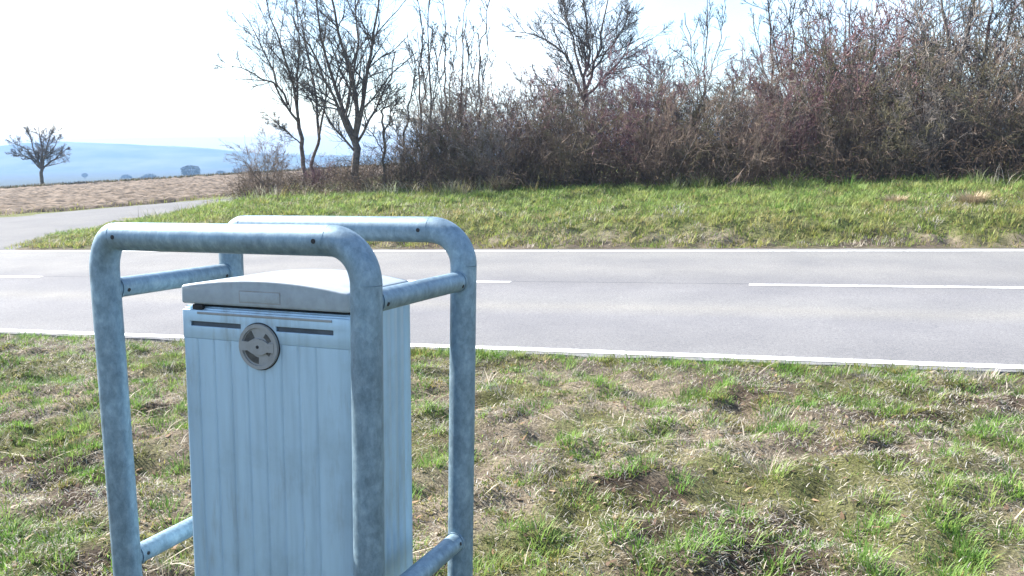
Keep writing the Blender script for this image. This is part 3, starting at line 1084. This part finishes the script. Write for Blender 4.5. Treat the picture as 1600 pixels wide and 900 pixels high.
make_tree('bare_tree', [([(556, 292), (556, 250), (555, 212)], 1, .85), ([(553, 222), (535, 185), (512, 140), (495, 95), (470, 55), (455, 20)], .5, .1), ([(554, 215), (535, 170), (518, 115), (502, 60), (492, 0), (488, -40)], .55, .12),
                        ([(555, 214), (560, 170), (546, 95), (530, 50), (520, 0), (510, -60)], .62, .14), ([(556, 214), (566, 165), (572, 110), (582, 65), (592, 10), (600, -50)], .58, .12), ([(557, 225), (580, 180), (597, 150), (612, 120), (618, 80)], .35, .1),
                        ([(553, 235), (528, 205), (505, 175), (488, 150)], .3, .1), ([(540, 180), (548, 130), (560, 70), (556, 10), (560, -50)], .4, .1)],
          hy_(556, 9.6), (556, 288), 0.10, 'thick-trunked bare tree fanning into many dark limbs, left of hedge', 203, (15, 9, 4), rm=0.0036)
make_tree('bare_tree', [([(601, 290), (600, 250), (600, 200)], 1, .8), ([(600, 202), (596, 175), (608, 150), (622, 130)], .7, .15), ([(600, 205), (612, 170), (630, 150)], .5, .12), ([(600, 240), (585, 215), (570, 195)], .5, .1)],
          hy_(600, 9.9), (601, 288), 0.04, 'small crooked bare tree right of the thick-trunked tree', 204, (8, 6, 3))
make_tree('bare_tree', [([(622, 290), (628, 240), (636, 195)], 1, .7), ([(636, 196), (640, 160), (650, 120), (645, 80)], .7, .15), ([(630, 230), (618, 200), (610, 180)], .5, .12)],
          hy_(625, 10.3), (622, 288), 0.035, 'small bare tree at the left edge of the dense hedge', 205, (8, 6, 3))
for i, (bx_, tops, lab) in enumerate((
        (658, [(656, 130), (660, 60), (650, -30)], 'leftmost of the tall thin pole saplings behind the hedge'),
        (674, [(672, 130), (668, 60), (674, -40)], 'tall thin pole sapling second from the left behind the hedge'),
        (697, [(694, 140), (698, 70), (690, -20)], 'tall thin pole sapling third from the left behind the hedge'),
        (722, [(722, 120), (724, 60), (728, -10)], 'tall thin pole sapling fourth from the left behind the hedge'),
        (748, [(748, 120), (752, 60), (765, 0)], 'bent thin sapling right of the pole saplings behind the hedge'))):
    make_tree('sapling', [([(bx_, 285), (bx_, 200), tops[0]], 1, .7), ([tops[0], tops[1], tops[2]], .7, .2), ([(bx_, 200), (bx_ - 12, 120), (bx_ - 22, 50)], .45, .12), ([(bx_, 180), (bx_ + 10, 110), (bx_ + 18, 40)], .4, .12)],
              hy_(bx_, 11.5), (bx_, 285), 0.032, lab, 210 + i, (8, 5, 2), lm=(0.28, 0.4, 0.5), up=0.7, group='saplings behind the hedge')
make_tree('bare_tree', [([(915, 280), (915, 200), (914, 140)], 1, .75), ([(914, 160), (895, 105), (872, 78), (845, 60), (812, 50)], .6, .12), ([(914, 142), (918, 90), (916, 40), (908, -30)], .65, .14), ([(915, 142), (935, 80), (945, 30), (955, -40)], .6, .12),
                        ([(916, 150), (955, 110), (985, 80), (1020, 60)], .5, .12), ([(910, 120), (895, 60), (880, 10), (868, -30)], .45, .1), ([(914, 170), (870, 140), (835, 115)], .4, .1), ([(917, 120), (965, 60), (990, 10)], .4, .1)],
          hy_(915, 11.8), (915, 280), 0.07, 'wide-crowned bare tree rising from the middle of the hedge', 220, (14, 10, 5), rm=0.004)
for i, (bx_, dx, lab, r0) in enumerate(((1100, 6, 'lone thin sapling rising over the low dip in the hedge', .025), (1207, -4, 'pale slender bare tree left of the tallest purple shrubs', .04),
                                        (1232, 8, 'slender bare tree just right of the pale slender one', .035), (1320, 10, 'slender bare tree rising among the tallest purple shrubs', .04))):
    make_tree('sapling' if i == 0 else 'bare_tree', [([(bx_, 275), (bx_ + 1, 190), (bx_ + dx * .4, 130)], 1, .75), ([(bx_ + dx * .4, 132), (bx_ + dx * .7, 60), (bx_ + dx, -30)], .75, .2), ([(bx_, 160), (bx_ - 18, 90), (bx_ - 30, 20)], .5, .12), ([(bx_ + 1, 150), (bx_ + 20, 85), (bx_ + 34, 10)], .5, .12)],
              hy_(bx_, 12.6), (bx_, 275), r0, lab, 230 + i, (9, 6, 3), lm=(0.34, 0.42, 0.5), up=0.5)
make_tree('bare_tree', [([(1498, 272), (1496, 200), (1497, 135)], 1, .8), ([(1497, 138), (1504, 80), (1520, 20), (1528, -50)], .7, .15), ([(1497, 140), (1482, 80), (1476, 20), (1470, -50)], .65, .15), ([(1497, 160), (1470, 110), (1445, 60), (1430, 10)], .4, .1)],
          hy_(1498, 11.0), (1498, 272), 0.075, 'forked bare tree at the right end of the hedge', 240, (9, 7, 3), up=0.5)
make_tree('bare_tree', [([(1535, 272), (1532, 200), (1532, 130)], 1, .8), ([(1532, 132), (1542, 70), (1550, 10), (1556, -60)], .75, .15), ([(1532, 150), (1560, 90), (1580, 30), (1592, -30)], .55, .12), ([(1532, 170), (1515, 100), (1510, 40)], .4, .1)],
          hy_(1535, 11.6), (1535, 272), 0.06, 'straight bare tree right of the forked tree', 241, (9, 7, 3), up=0.5)
make_tree('bare_tree', [([(1640, 272), (1640, 200), (1636, 130)], 1, .8), ([(1636, 132), (1620, 70), (1600, 10), (1590, -60)], .75, .15), ([(1638, 150), (1655, 90), (1665, 20)], .55, .12)],
          hy_(1640, 11.2), (1640, 272), 0.06, 'bare tree reaching in from the right picture edge', 242, (9, 7, 3), up=0.5)

def pal_early(r, n):
    cols = np.array([(0.10, 0.075, 0.04), (0.16, 0.11, 0.06), (0.09, 0.09, 0.035), (0.22, 0.16, 0.09), (0.06, 0.045, 0.03)])
    return cols[r.integers(0, len(cols), n)] * r.uniform(0.7, 1.3, n)[:, None]


# low bramble tangle at the hedge foot: nobody could count the canes
br = np.random.default_rng(5)
nb = 4600
px_ = br.uniform(380, 1780, nb)
tb = 7.9 + 5.2 * br.random(nb) ** 1.25
a_ = (px_ - 800) / F_PX
yb = (OY + tb / NY) / (1 + a_ * NX / NY)
xb = a_ * yb
zb = land(xb, yb)
hgt = br.uniform(0.25, 1.25, nb) * np.clip((px_ - 330) / 330, 0.35, 1) * np.where(tb < 8.9, 0.6, 1.0)
ang = br.uniform(0, 2 * math.pi, nb)
reach = br.uniform(0.2, 1.1, nb)
uu = np.linspace(0, 1, 6)
P = np.zeros((nb, 6, 3))
P[:, :, 0] = xb[:, None] + np.cos(ang)[:, None] * reach[:, None] * uu[None]
P[:, :, 1] = yb[:, None] + np.sin(ang)[:, None] * reach[:, None] * uu[None]
P[:, :, 2] = zb[:, None] + hgt[:, None] * np.sin(uu * 2.2)[None] - 0.03
P[:, 1:] += br.normal(size=(nb, 5, 3)) * 0.03
Rb = np.linspace(1, .4, 6)[None] * br.uniform(0.003, 0.007, nb)[:, None]
P2, R2 = spawn(P, Rb, 3, 0.32, (0.4, 1.2), 3, 0.1, 0.1, br, 0.7, 0.2)
tag(link('bramble_thicket', np_mesh('bramble_thicket', *merge([tubes(P, Rb, 3), tubes(P2, np.maximum(R2, 0.0026), 3)])), TW['bramble']),
    'dark tangle of bramble canes at the foot of the hedge', 'brambles', kind='stuff')

nl_ = 26000
i_ = br.integers(0, len(P2), nl_)
c_ = P2[i_, br.integers(0, 3, nl_)] + br.normal(size=(nl_, 3)) * 0.04
V = c_[:, None, :] + unit(br.normal(size=(nl_, 3, 3))) * br.uniform(0.010, 0.028, nl_)[:, None, None]
V[:, :, 2] += 0.0
lc_ = np.repeat(pal_early(br, nl_), 3, axis=0)
tag(link('bramble_leaves', np_mesh('bramble_leaves', V.reshape(-1, 3), tris=np.arange(nl_ * 3).reshape(-1, 3), color=lc_), M_STRAW),
    'withered brown and olive leaves caught in the brambles under the hedge', 'leaves', kind='stuff')

# lone tree on the crest of the field
ly = 58.0
make_tree('bare_tree', [([(66, 294), (65, 275), (65, 262)], 1, .75), ([(65, 264), (52, 246), (40, 232), (24, 226)], .55, .15), ([(64, 264), (55, 240), (48, 216), (42, 206)], .55, .15), ([(65, 262), (67, 235), (62, 212), (60, 198)], .6, .15),
                        ([(66, 263), (72, 240), (76, 215), (84, 206)], .55, .15), ([(66, 265), (80, 252), (94, 242), (104, 232)], .5, .15), ([(66, 262), (70, 245), (86, 228), (92, 214)], .45, .12), ([(64, 264), (50, 250), (32, 240), (20, 238)], .4, .12)],
          ly, (66, 294), 0.135, 'lone round-crowned bare tree on the field crest at far left', 250, (11, 9, 5), rm=0.008, lm=(0.42, 0.5, 0.6), depth=1.4, up=0.2)


def far_tree(px, top_py, y, w, label, seed, name='far_tree', tall=1.0):
    r = np.random.default_rng(seed)
    y, w = y * 1.9, w * 1.45
    p = at(px, top_py, y)
    gz = float(land(p[0], p[1]))
    H = max(p[2] - gz, 0.75 * w)
    gz = p[2] - H
    o = tag(empty(name, (p[0], p[1], gz)), label, 'tree', 'distant trees in the valley')
    tr = np.array([[[0, 0, -0.3], [0.1, 0, H * 0.3], [0, 0.1, H * 0.7]]])
    link('trunk', np_mesh('trunk', *tubes(tr, np.array([[w * .05, w * .04, w * .015]]), 6)), M_BARK, o)
    n = 2600
    d = unit(r.normal(size=(n, 3)))
    rr = r.uniform(0.35, 1, n) ** 0.5
    lump = 0.92 + 0.08 * np.sin(d[:, 0] * 4 + seed) * np.sin(d[:, 2] * 5 + seed * 2)
    c = d * (rr * lump)[:, None] * np.array([w / 2, w / 2, H * 0.42]) + np.array([0, 0, H * 0.58])
    s = w * 0.035
    V = c[:, None, :] + unit(r.normal(size=(n, 3, 3))) * s
    link('crown', np_mesh('crown', V.reshape(-1, 3), tris=np.arange(n * 3).reshape(n, 3)), M_FARTREE, o)
    return o


far_tree(297, 257, 260, 8.5, 'broad dark bush in the valley, just left of the hedge', 301)
far_tree(345, 266, 300, 5.0, 'small low bush right of the broad dark bush in the valley', 302)
far_tree(233, 271, 330, 10.0, 'low spreading bush in the valley left of the broad dark bush', 303)
far_tree(197, 272, 360, 6.5, 'round dark bush on the far side of the field crest', 304)
far_tree(132, 270, 380, 4.0, 'narrow upright tree right of the lone tree, in the valley', 305)
far_tree(372, 262, 420, 9.0, 'bush in the valley touching the hedge end', 307)

# ------------------------------------------------------------------ grass
def blades(P, az, h, lean, w, col):
    n = len(P)
    dx, dy = np.cos(az), np.sin(az)
    sx, sy = -dy, dx
    V = np.zeros((n, 5, 3))
    for j, (f, g, ww) in enumerate(((0, 0, 1.0), (0.38, 0.62, 0.8), (1.0, 1.0, 0.0))):
        cx = P[:, 0] + dx * lean * f
        cy = P[:, 1] + dy * lean * f
        cz = P[:, 2] + h * g
        if j < 2:
            V[:, 2 * j] = np.stack((cx - sx * w * ww / 2, cy - sy * w * ww / 2, cz), 1)
            V[:, 2 * j + 1] = np.stack((cx + sx * w * ww / 2, cy + sy * w * ww / 2, cz), 1)
        else:
            V[:, 4] = np.stack((cx, cy, cz), 1)
    b = np.arange(n)[:, None] * 5
    quads = b + np.array([[0, 1, 3, 2]])
    tris = b + np.array([[2, 3, 4]])
    c = np.repeat(col, 5, axis=0)
    return V.reshape(-1, 3), quads, tris, c


def pal(r, n, cols, spread=0.2):
    cols = np.array(cols)
    i = r.integers(0, len(cols), n)
    j = r.integers(0, len(cols), n)
    w = r.random(n)[:, None]
    c = cols[i] * w + cols[j] * (1 - w)
    return c * r.uniform(1 - spread, 1 + spread, n)[:, None]


GREEN = [(0.14, 0.255, 0.045), (0.18, 0.29, 0.06), (0.11, 0.22, 0.04), (0.22, 0.30, 0.075)]
OLIVE = [(0.20, 0.215, 0.055), (0.27, 0.235, 0.07), (0.15, 0.175, 0.045), (0.29, 0.27, 0.12)]
STRAW = [(0.40, 0.35, 0.26), (0.34, 0.31, 0.26), (0.50, 0.45, 0.36), (0.22, 0.19, 0.15), (0.40, 0.38, 0.345)]
gr = np.random.default_rng(12)


def scatter(n, s0, s1, t0, t1, r):
    s, t = r.uniform(s0, s1, n), r.uniform(t0, t1, n)
    x, y = xy(s, t)
    ok = (np.abs(x) < 0.604 * y * 1.2 + 0.7) & (y > 0.9)
    return x[ok], y[ok], t[ok]


def grass_obj(name, label, sets, mat):
    Vs, Qs, Ts, Cs, off = [], [], [], [], 0
    for V, qd, tr, c in sets:
        Vs.append(V)
        Qs.append(qd + off)
        Ts.append(tr + off)
        Cs.append(c)
        off += len(V)
    o = link(name, np_mesh(name, np.concatenate(Vs), np.concatenate(Qs), np.concatenate(Ts), np.concatenate(Cs)), mat)
    return tag(o, label, 'grass', kind='stuff')


def green_mask(x, y, seed=70):
    return 0.8 * fbm(x, y, 0.26, 3, seed) + 0.35 * fbm(x, y, 1.3, 2, seed + 9) - 0.05


def tufts(n, s0, s1, t0, t1, per, radius, hgt, width, cols, r, mask=None, bank=False):
    """many small clumps; the blades of one clump fan out from its middle"""
    x, y, t = scatter(n, s0, s1, t0, t1, r)
    if mask is not None:
        k_ = r.random(len(x)) < mask(x, y, t)
        x, y, t = x[k_], y[k_], t[k_]
    m = len(x)
    size = r.uniform(0.55, 1.35, m)
    cnt = np.maximum(4, (per * size ** 1.5 * r.uniform(0.6, 1.3, m)).astype(int))
    tone = pal(r, m, cols, 0.22)
    i = np.repeat(np.arange(m), cnt)
    nb_ = len(i)
    a = r.uniform(0, 6.283, nb_)
    d = np.sqrt(r.random(nb_)) * radius * size[i]
    bx, by = x[i] + np.cos(a) * d, y[i] + np.sin(a) * d * r.uniform(0.6, 1.0, m)[i]
    s_, t_ = st(bx, by)
    k_ = ((np.abs(t_) > 2.93) | ((t_ < 0) & (t_ < -2.87))) & (road_mask(bx, by) < 0.97)
    i, a, d, bx, by = i[k_], a[k_], d[k_], bx[k_], by[k_]
    nb_ = len(i)
    h = r.uniform(hgt[0], hgt[1], nb_) * size[i]
    lean = h * (0.25 + 0.9 * d / radius) * r.uniform(0.5, 1.3, nb_)
    col = tone[i] * r.uniform(0.75, 1.25, nb_)[:, None]
    return blades(np.stack((bx, by, land(bx, by) - 0.006), 1), a + r.normal(size=nb_) * 0.6, h, lean, r.uniform(width[0], width[1], nb_), col)


def fringe(x, y, t):
    return sstep(0.43, 0.57, green_mask(x, y)) * 0.86 + 0.12


# near verge: tufts of green, mossy clumps, dead straw and leaf litter
set1 = tufts(7800, -8, 7, -9.2, -2.95, 44, 0.055, (0.018, 0.055), (0.0026, 0.0052), GREEN, gr, fringe)
set2 = tufts(8500, -8, 7, -9.2, -2.95, 34, 0.055, (0.010, 0.028), (0.0035, 0.0065), OLIVE, gr, lambda x, y, t: 0.25 + 0.75 * sstep(0.4, 0.6, fbm(x, y, 0.8, 3, 91)))
x, y, t = scatter(110000, -8, 7, -9.2, -2.97, gr)
n = len(x)
h = gr.uniform(0.006, 0.03, n)
set3 = blades(np.stack((x, y, land(x, y) - 0.003), 1), gr.uniform(0, 6.283, n), h, h * gr.uniform(0.3, 1.8, n), gr.uniform(0.003, 0.006, n), pal(gr, n, OLIVE + GREEN, 0.35))
set3b = tufts(600, -8, 7, -3.12, -2.9, 40, 0.06, (0.02, 0.065), (0.0028, 0.0055), GREEN + OLIVE, gr, lambda x, y, t: 0.06 + 0.9 * sstep(0.5, 0.66, fbm(x, y, 0.7, 2, 640)))
grass_obj('verge_grass', 'patchy short green grass and moss on the near verge', [set1, set2, set3, set3b], M_GRASS)

x, y, t = scatter(420000, -8, 7, -9.2, -2.97, gr)
g = fbm(x, y, 0.5, 3, 123)
keep = gr.random(len(x)) < 0.2 + 0.75 * sstep(0.42, 0.62, g)
x, y = x[keep], y[keep]
n = len(x)
L_ = gr.uniform(0.010, 0.045, n)
set4 = blades(np.stack((x, y, land(x, y) + gr.uniform(0, 0.014, n)), 1), gr.uniform(0, 6.283, n), gr.uniform(-0.008, 0.022, n), L_, gr.uniform(0.0018, 0.0042, n), pal(gr, n, STRAW, 0.4))
# tussocks of dead, bleached stalks, most at the right
set5 = tufts(800, -8, 7, -9.0, -3.1, 34, 0.06, (0.015, 0.07), (0.0018, 0.0042), STRAW, gr, lambda x, y, t: 0.25 + 0.6 * sstep(0.45, 0.6, fbm(x, y, 0.9, 2, 321)))
x, y, t = scatter(9000, -8, 7, -8.8, -3.1, gr)
g = fbm(x, y, 0.6, 2, 321) + 0.14 * sstep(1.0, 2.0, x) * sstep(5, 3.6, y)
keep = gr.random(len(x)) < sstep(0.56, 0.75, g) * 0.5
x, y = x[keep], y[keep]
n = len(x)
L_ = gr.uniform(0.07, 0.24, n)
set5b = blades(np.stack((x, y, land(x, y) + 0.006), 1), gr.uniform(0, 6.283, n), gr.uniform(0.0, 0.07, n), L_, gr.uniform(0.0035, 0.008, n), pal(gr, n, [(0.46, 0.40, 0.29), (0.38, 0.33, 0.25), (0.50, 0.45, 0.36)], 0.2))
x, y, t = scatter(5000, -8, 7, -9.2, -3.0, gr)
n = len(x)
set5c = blades(np.stack((x, y, land(x, y) + 0.008), 1), gr.uniform(0, 6.283, n), gr.uniform(-0.004, 0.02, n), gr.uniform(0.018, 0.045, n), gr.uniform(0.010, 0.022, n), pal(gr, n, [(0.20, 0.12, 0.07), (0.30, 0.20, 0.12), (0.14, 0.09, 0.06), (0.38, 0.31, 0.22)], 0.3))
grass_obj('dead_grass', 'matted dead straw lying between the grass of the near verge', [set4, set5, set5b, set5c], M_STRAW)

# bank across the road: lush on top, mossy and lumpy below
def lushness(x, y, t):
    return sstep(4.5, 6.2, t + (fbm(x, y, 1.1, 3, 500) - 0.5) * 3.0)


setA = tufts(5200, -12, 13, 4.0, 9.6, 21, 0.16, (0.03, 0.115), (0.007, 0.014), [(0.19, 0.28, 0.065), (0.24, 0.31, 0.085), (0.14, 0.23, 0.055), (0.27, 0.30, 0.095)], gr, lambda x, y, t: 0.12 + 0.88 * lushness(x, y, t))
setB = tufts(6200, -12, 13, 3.2, 7.6, 18, 0.13, (0.03, 0.10), (0.007, 0.014), [(0.21, 0.26, 0.06), (0.28, 0.27, 0.085), (0.13, 0.18, 0.045), (0.29, 0.25, 0.11)], gr, lambda x, y, t: (1 - 0.8 * lushness(x, y, t)) * (0.65 + 0.35 * sstep(3.2, 3.9, t)))
setC = tufts(2600, -12, 13, 3.2, 7.4, 16, 0.14, (0.02, 0.08), (0.007, 0.013), STRAW, gr, lambda x, y, t: (1 - 0.85 * lushness(x, y, t)) * sstep(0.4, 0.62, fbm(x, y, 1.2, 2, 77)))
x, y, t = scatter(60000, -12, 13, 3.12, 9.6, gr)
keep = road_mask(x, y) < 0.3
x, y, t = x[keep], y[keep], t[keep]
n = len(x)
h = gr.uniform(0.02, 0.06, n) * (0.5 + 0.5 * sstep(3.1, 4.0, t))
setD = blades(np.stack((x, y, land(x, y) - 0.01), 1), gr.uniform(0, 6.283, n), h, h * gr.uniform(0.3, 1.5, n), gr.uniform(0.008, 0.016, n), pal(gr, n, OLIVE + GREEN, 0.3))
setE = tufts(900, -12, 13, 7.5, 9.4, 20, 0.15, (0.10, 0.30), (0.006, 0.012), STRAW + GREEN + OLIVE, gr, lambda x, y, t: 0.15 + 0.8 * sstep(0.48, 0.62, fbm(x, y, 1.3, 2, 812)))
grass_obj('bank_grass', 'lush green grass on the bank below the hedge', [setA, setB, setC, setD, setE], M_GRASS)

# strip between side road and field
x, y = gr.uniform(-40, 0, 60000), gr.uniform(17, 45, 60000)
xl = np.interp(y, SR_L[:, 1], SR_L[:, 0])
s_, t_ = st(x, y)
dl = xl - x
keep = (dl > 0.1) & (dl < 1.5) & (t_ > 3.3)
x, y = x[keep], y[keep]
n = len(x)
h = gr.uniform(0.05, 0.2, n)
set7 = blades(np.stack((x, y, land(x, y) - 0.01), 1), gr.uniform(0, 6.283, n), h, h * gr.uniform(0.2, 1.0, n), gr.uniform(0.012, 0.025, n), pal(gr, n, OLIVE + [(0.10, 0.08, 0.04)], 0.3))
# rough grass along the crest
u_ = gr.uniform(-40, 60, 26000)
c_ = gr.uniform(-0.6, 1.2, 26000)
x, y = -31.4 + u_ * 0.5966 - c_ * 0.8025, 52.4 + u_ * 0.8025 + c_ * 0.5966
n = len(x)
h = gr.uniform(0.1, 0.35, n)
set8 = blades(np.stack((x, y, land(x, y) - 0.02), 1), gr.uniform(0, 6.283, n), h, h * gr.uniform(0.2, 1.0, n), gr.uniform(0.03, 0.06, n), pal(gr, n, [(0.07, 0.055, 0.03), (0.11, 0.085, 0.05), (0.08, 0.08, 0.03)], 0.3))
grass_obj('field_edge_grass', 'rough dry grass strips along the edges of the ploughed field', [set7, set8], M_GRASS)


def tussock(px, t0, rad_, hh, label, seed, n=420):
    r = np.random.default_rng(seed)
    x0, y0 = on_line(px, t0)
    z0_ = float(land(x0, y0))
    a = r.uniform(0, 6.283, n)
    d = r.uniform(0, 0.5, n) ** 0.7 * rad_
    P_ = np.stack((np.cos(a) * d, np.sin(a) * d, np.full(n, -0.02)), 1)
    h_ = r.uniform(0.4, 1, n) * hh
    V, qd, tr, c = blades(P_, a + r.normal(size=n) * 0.5, h_, r.uniform(0.4, 1.3, n) * rad_, r.uniform(0.007, 0.014, n), pal(r, n, [(0.42, 0.33, 0.21), (0.33, 0.25, 0.15), (0.48, 0.40, 0.28)], 0.25))
    o = link('dead_grass_tussock', np_mesh('dead_grass_tussock', V, qd, tr, c), M_STRAW, loc=(x0, y0, z0_))
    tag(o, label, 'tussock', 'dead grass tussocks on the bank')


tussock(785, 8.1, 0.30, 0.42, 'straw-coloured dead grass tussock at the hedge foot', 401)
tussock(1520, 5.2, 0.22, 0.26, 'pale dead grass tussock on the bank at far right', 402)
tussock(1400, 5.6, 0.20, 0.20, 'smaller dead grass tussock left of the pale one on the bank', 403)

# ------------------------------------------------------------------ haze over the valley
bpy_h = bpy.data.meshes.new('haze')
x0, x1, y0, y1, z0, z1 = -2700, 2700, -500, 2750, -60, 34
bpy_h.from_pydata([(x0, y0, z0), (x1, y0, z0), (x1, y1, z0), (x0, y1, z0), (x0, y0, z1), (x1, y0, z1), (x1, y1, z1), (x0, y1, z1)], [],
                  [(3, 2, 1, 0), (4, 5, 6, 7), (0, 1, 5, 4), (1, 2, 6, 5), (2, 3, 7, 6), (3, 0, 4, 7)])
mh, nth, outh = new_mat('haze_air')
pv = nth.nodes.new('ShaderNodeVolumePrincipled')
pv.inputs['Color'].default_value = (0.30, 0.49, 0.78, 1)
pv.inputs['Density'].default_value = 0.0006
pv.inputs['Anisotropy'].default_value = 0.0
nth.links.new(pv.outputs['Volume'], outh.inputs['Volume'])
haze = link('haze', bpy_h, mh)
tag(haze, kind='stuff', label='thin bluish haze in the air over the valley', cat='haze')
